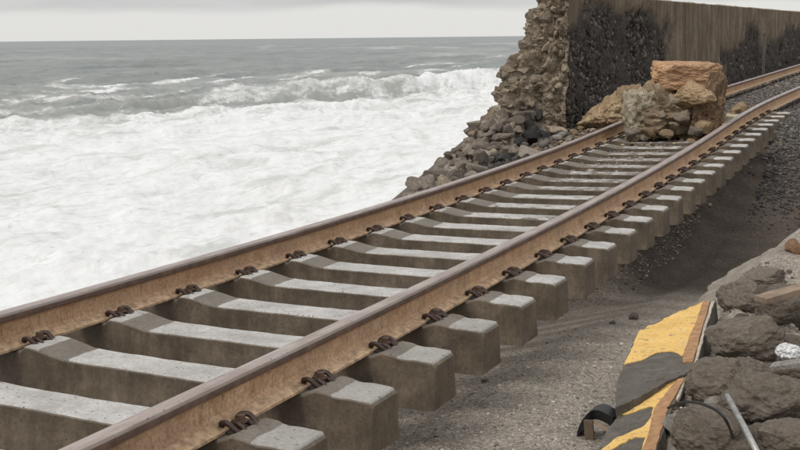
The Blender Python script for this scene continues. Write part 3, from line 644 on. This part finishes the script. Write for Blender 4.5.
tag(obj('stone_grit', scatter('stone_grit', MAT['ochregrit'], P, q.uniform(.012, .04, len(P)), 0, 12), None), 'ochre grit and crumbs scattered around the fallen rock', 'grit', None, 'stuff')
P = on_ground(2600, 1.12, 2.4, .3, 4.8, 15, lambda x, y, r: r < .95); q = np.random.default_rng(16)
tag(obj('soil_crumbs', scatter('soil_crumbs', MAT['soil'], P, np.exp(q.normal(-4.55, .5, len(P))), 0, 13), None), 'crumbs of brown soil and grit between the rocks on the mound', 'soil', None, 'stuff')
for px, py, w in ((634, 304, 12), (613, 314, 6), (484, 388, 7), (547, 330, 3), (578, 348, 3), (600, 350, 3)):
    p = pix(px, py, -.6); p[2] = float(ground_h(p[0], p[1])); d = np.linalg.norm(p-CAM)
    put_rock('loose_stone', STC[px % 8] if w > 4 else STP[px % 5], p, w/2*d/FPX, 'single small stone lying on the open sand between sleepers and kerb', 'stone', 'stones on the sand')

# ------------------------------------------------------------------ broken striped kerb
def plane(a, b, c):
    n = np.cross(b-a, c-a); n /= np.linalg.norm(n); return a, (n if n[2] > 0 else -n)
def kerb(name, pl, outline, yellow, strip, edge, label, depth):
    P0, n = pl; W = lambda L, up=0.: [pix_plane(x, y, P0, n)+n*up for x, y in L]
    o = empty(name, W(outline)[0]-n*depth); O = np.array(o.location[:])
    def part(nm, L, up, dn, m):
        V, F = prism([p-O for p in W(L, up)], -n*dn); me = mesh(nm, V, F, [m]); bm = bmesh.new(); bm.from_mesh(me); bmesh.ops.recalc_face_normals(bm, faces=bm.faces); bm.to_mesh(me); bm.free(); return obj(nm, me, o)
    jr = np.random.default_rng(len(outline))
    def jag(L, amp, step=3.5):
        o_ = []
        for i, a_ in enumerate(L):
            b_ = np.array(L[(i+1) % len(L)], float); a_ = np.array(a_, float); n_ = max(1, int(np.linalg.norm(b_-a_)/step))
            for k_ in range(n_): o_.append(tuple(a_+(b_-a_)*k_/n_+(jr.normal(0, amp, 2) if k_ else 0)))
        return o_
    outline = jag(outline, .5); yellow = jag(yellow, .55); strip = jag(strip, .35); edge = jag(edge, .3)
    body = part('kerb_body', outline, 0, depth, MAT['kerb'])
    part('yellow_paint', yellow, .004, .006, MAT['yellow']); part('steel_edge_strip', strip, .008, .010, MAT['ruststrip']); part('pale_edge', edge, .003, .012, MAT['edge'])
    return tag(o, label, 'kerb', 'broken pieces of striped kerb')
pl1 = plane(pix(702, 303, -.22), pix(637, 332, -.27), pix(690, 370, -.235))
kerb('broken_kerb', pl1, [(716, 300), (709, 301), (672, 315), (638, 332), (623, 366), (617, 382), (615, 408), (640, 397), (664, 383), (690, 371), (697, 364), (707, 324)],
     [(704, 302), (672, 315.5), (638.5, 332.5), (624, 366), (634, 362.5), (641, 361), (649, 357), (655, 354), (662, 352.5), (671, 352), (678, 354), (682, 357)],
     [(710, 302), (704, 302.3), (693, 330), (683, 356), (683, 364), (693, 363), (702, 330)], [(715, 301), (711, 302), (703, 330), (694, 363), (697, 363.5), (707, 324)],
     'broken kerb slab with one broad worn yellow panel and dark base', .34)
pl2 = plane(pix(685, 378, -.25), pix(617, 418, -.33), pix(652, 452, -.27))
kerb('broken_kerb', pl2, [(687, 376), (665, 384), (636, 399), (617, 417), (606, 432), (590, 470), (648, 470), (656, 450), (672, 408)],
     [(684, 378), (665, 384.5), (636, 402), (618, 418), (628, 414.5), (640, 410), (650, 407), (654, 408), (652, 416), (645, 426), (630, 433), (614, 440), (602, 450), (600, 455), (612, 450), (622, 444), (636, 438), (645, 438), (646, 438), (641, 452), (640, 455), (643, 452), (648, 438), (653, 417), (657, 406), (678, 380)],
     [(685, 379), (678, 380.5), (657, 406.5), (653, 417.5), (648, 438.5), (640, 458), (653, 458), (657, 446), (670, 406), (679, 391)], [(686, 377), (685.3, 380), (679.5, 391), (676, 400), (678, 400), (682, 392)],
     'broken kerb slab with narrow yellow stripes on grey and rusty edge strip', .30)

# ------------------------------------------------------------------ rocks and litter on the near mound
def mound_rock(px, pyb, wpx, hpx, me, label, zc=None, rot=None, dep=.9, mat=None):
    p = pix(px, pyb, -.30)
    for _ in range(6):
        p = pix(px, pyb, float(ground_h(p[0], p[1])) if zc is None else zc)
    d = np.linalg.norm(p-CAM); w = wpx*d/FPX/2*1.08; h = hpx*d/FPX/2*1.15
    o = obj('rock', me); fw = np.array([CW[0], CW[1]]); fw /= np.linalg.norm(fw)
    o.location = (p[0]+fw[0]*w*dep*.8, p[1]+fw[1]*w*dep*.8, p[2]+h*.72); o.scale = (w, w*dep, h); o.rotation_euler = rot or (0, 0, YAW)
    return tag(o, label, 'rock', 'rocks on the mound')
def big(seed, mat='clod', **kw):
    a = dict(dims=(1.05, 1, 1), ncut=9, rough=.17, lo=.6, hi=.9, crag=.20); a.update(kw); return rock_mesh('rock', MAT[mat], seed, 5, 40, **a)
mound_rock(753, 364, 68, 48, big(601, ncut=11, lo=.5), 'large dark angular rock lying against the tip of the yellow kerb slab')
mound_rock(746, 313, 40, 32, big(602), 'medium blocky brown rock on the bank above the large angular rock')
mound_rock(766, 299, 16, 14, big(603), 'small round stone between the blocky rock and the wooden plank')
mound_rock(792, 336, 58, 46, big(604, ncut=5, lo=.75), 'smooth rounded brown rock below the wooden plank')
mound_rock(728, 412, 58, 48, big(605, ncut=5, lo=.72), 'rounded brown rock beside the rusty edge of the striped kerb slab')
mound_rock(776, 438, 78, 52, big(606, 'clod', ncut=8, rough=.2, freq=2.6), 'rugged lighter rock to the right of the steel pipe')
mound_rock(784, 398, 52, 28, big(607, ncut=8), 'flat brown rock behind the rugged lighter rock')
mound_rock(714, 464, 62, 50, big(608, ncut=5, lo=.72), 'rounded brown rock at the lower end of the steel pipe')
mound_rock(676, 437, 24, 20, rock_mesh('rock', MAT['pale'], 609, 3, 30, ncut=10), 'small pale angular stone next to the black cable')
mound_rock(748, 392, 50, 26, big(610), 'low dark rock under the large angular rock')
mound_rock(797, 258, 18, 18, rock_mesh('rock', MAT['orange'], 611, 3, 30, ncut=8), 'reddish stone on top of the bank')
mound_rock(772, 290, 46, 20, big(612), 'dark lump on the bank crest behind the wooden plank')
mound_rock(800, 468, 60, 40, big(613), 'brown rock in front of the rugged lighter rock')
mound_rock(742, 470, 40, 26, big(614), 'brown rock lying under the steel pipe')
a = pix(684, 297, -.36); b = pix(806, 224, -.14); c = (a+b)/2; dv = b-a; ln = np.linalg.norm(dv)
o = obj('rock', big(620, 'bank', ncut=12, lo=.45, hi=.85, rough=.16, crag=.28)); o.location = (c[0]+.16, c[1]-.05, c[2]-.07); o.scale = (ln*.56, .26, .19); o.rotation_euler = (.25, -math.atan2(dv[2], math.hypot(dv[0], dv[1])), math.atan2(dv[1], dv[0]))
tag(o, 'long slanted grey-brown rock forming the crest of the bank beside the hollow', 'rock', 'rocks on the mound')
mound_rock(706, 374, 18, 12, big(615), 'small rock wedged at the break between the two kerb slabs')
for i in range(110):
    px = g.uniform(660, 830); py = g.uniform(285, 470)
    if px < 720-(py-300)*.42+16: continue
    p = pix(px, py, -.3); p = pix(px, py, float(ground_h(p[0], p[1]))); r = float(np.exp(g.normal(-3.5, .42)))
    put_rock('loose_stone', (STC if g.random() < .75 else STP)[g.integers(5)], (p[0], p[1], float(ground_h(p[0], p[1]))), r, 'little stone among the rocks on the mound beside the kerb', 'stone', 'little stones on the mound')
a = pix(727, 396, -.10); b = pix(760, 458, -.14)
V, F = tube([a, a*.5+b*.5+np.array([0, 0, .004]), b], .0125, 10); tag(obj('steel_pipe', mesh('steel_pipe', V, F, [MAT['steel']], True)), 'thin pale steel pipe stuck between the rocks', 'pipe')
cab = [pix(x, y, z_) for x, y, z_ in ((668, 408, -.17), (680, 403, -.10), (694, 402, -.04), (708, 406, -.01), (720, 413, -.01), (728, 424, -.05), (733, 438, -.16))]
V, F = tube(smooth_path(cab, 6), .006, 6); tag(obj('black_cable', mesh('black_cable', V, F, [MAT['black']], True)), 'thin black cable arching over the rocks', 'cable')
a = pix(767, 299, -.03); b = pix(812, 286, .01); dv = (b-a)/np.linalg.norm(b-a); sdv = np.cross(dv, [0, 0, 1]); sdv /= np.linalg.norm(sdv)
V, F = prism([a, b, b-sdv*.09, a-sdv*.10], np.array([0, 0, -.028])); tag(obj('wooden_plank', mesh('wooden_plank', V, F, [MAT['wood']])), 'short weathered wooden plank lying on the bank', 'plank')
p = pix(788, 352, -.16); V = ICO[3][0]; q = fbm(V[:, 0]*3, V[:, 1]*3, V[:, 2]*3, 3, 5); V = V*(.75+np.round(q*5)/5*.6)[:, None]*np.array([.055, .045, .042])
tag(obj('crumpled_foil', mesh('crumpled_foil', V, ICO[3][1], [MAT['foil']]), None, p), 'crumpled piece of silvery foil between the brown rocks', 'litter')
p = pix(792, 368, -.18); V, F = prism([np.array(q) for q in ((-.1, -.03, 0), (.1, -.02, .05), (.1, .04, .06), (-.09, .03, .01))], np.array([0, 0, -.02])); tag(obj('grey_slab', mesh('grey_slab', V, F, [MAT['pale']]), None, p), 'thin grey slab of broken stone below the foil', 'stone')
# bent black channel with two pale struts, left of the striped slab
hz = -.36
br = empty('broken_bracket', pix(594, 446, -.5)); O = np.array(br.location[:]); tag(br, 'bent black plastic channel on two pale struts beside the striped kerb slab', 'debris')
arch = smooth_path([pix(x, y, z_) for x, y, z_ in ((577, 432, -.44), (581, 422, -.39), (588, 413, -.34), (596, 410, -.33), (605, 413, -.335), (613, 418, -.35))], 5); V = []; F = []
for i, c in enumerate(arch):
    for dz in ((0, 0, 0), (.01, .08, .006), (.01, .08, -.03), (0, 0, -.045)): V.append(c+np.array(dz)-O)
for i in range(len(arch)-1):
    for j in range(4): k = (j+1) % 4; F.append([i*4+j, (i+1)*4+j, (i+1)*4+k, i*4+k])
F += [[0, 1, 2, 3], [len(V)-1, len(V)-2, len(V)-3, len(V)-4]]
obj('channel', mesh('channel', V, F, [MAT['black']]), br)
for (x0, y0, z0), (x1, y1, z1) in (((588, 420, -.36), (590, 450, -.52)), ((592, 421, -.37), (608, 430, -.40))):
    a = pix(x0, y0, z0)-O; b = pix(x1, y1, z1)-O; s_ = np.array([.019, .006, 0]); V, F = prism([a-s_, a+s_, b+s_, b-s_], np.array([0, .016, -.004])); obj('strut', mesh('strut', V, F, [MAT['wood']]), br)
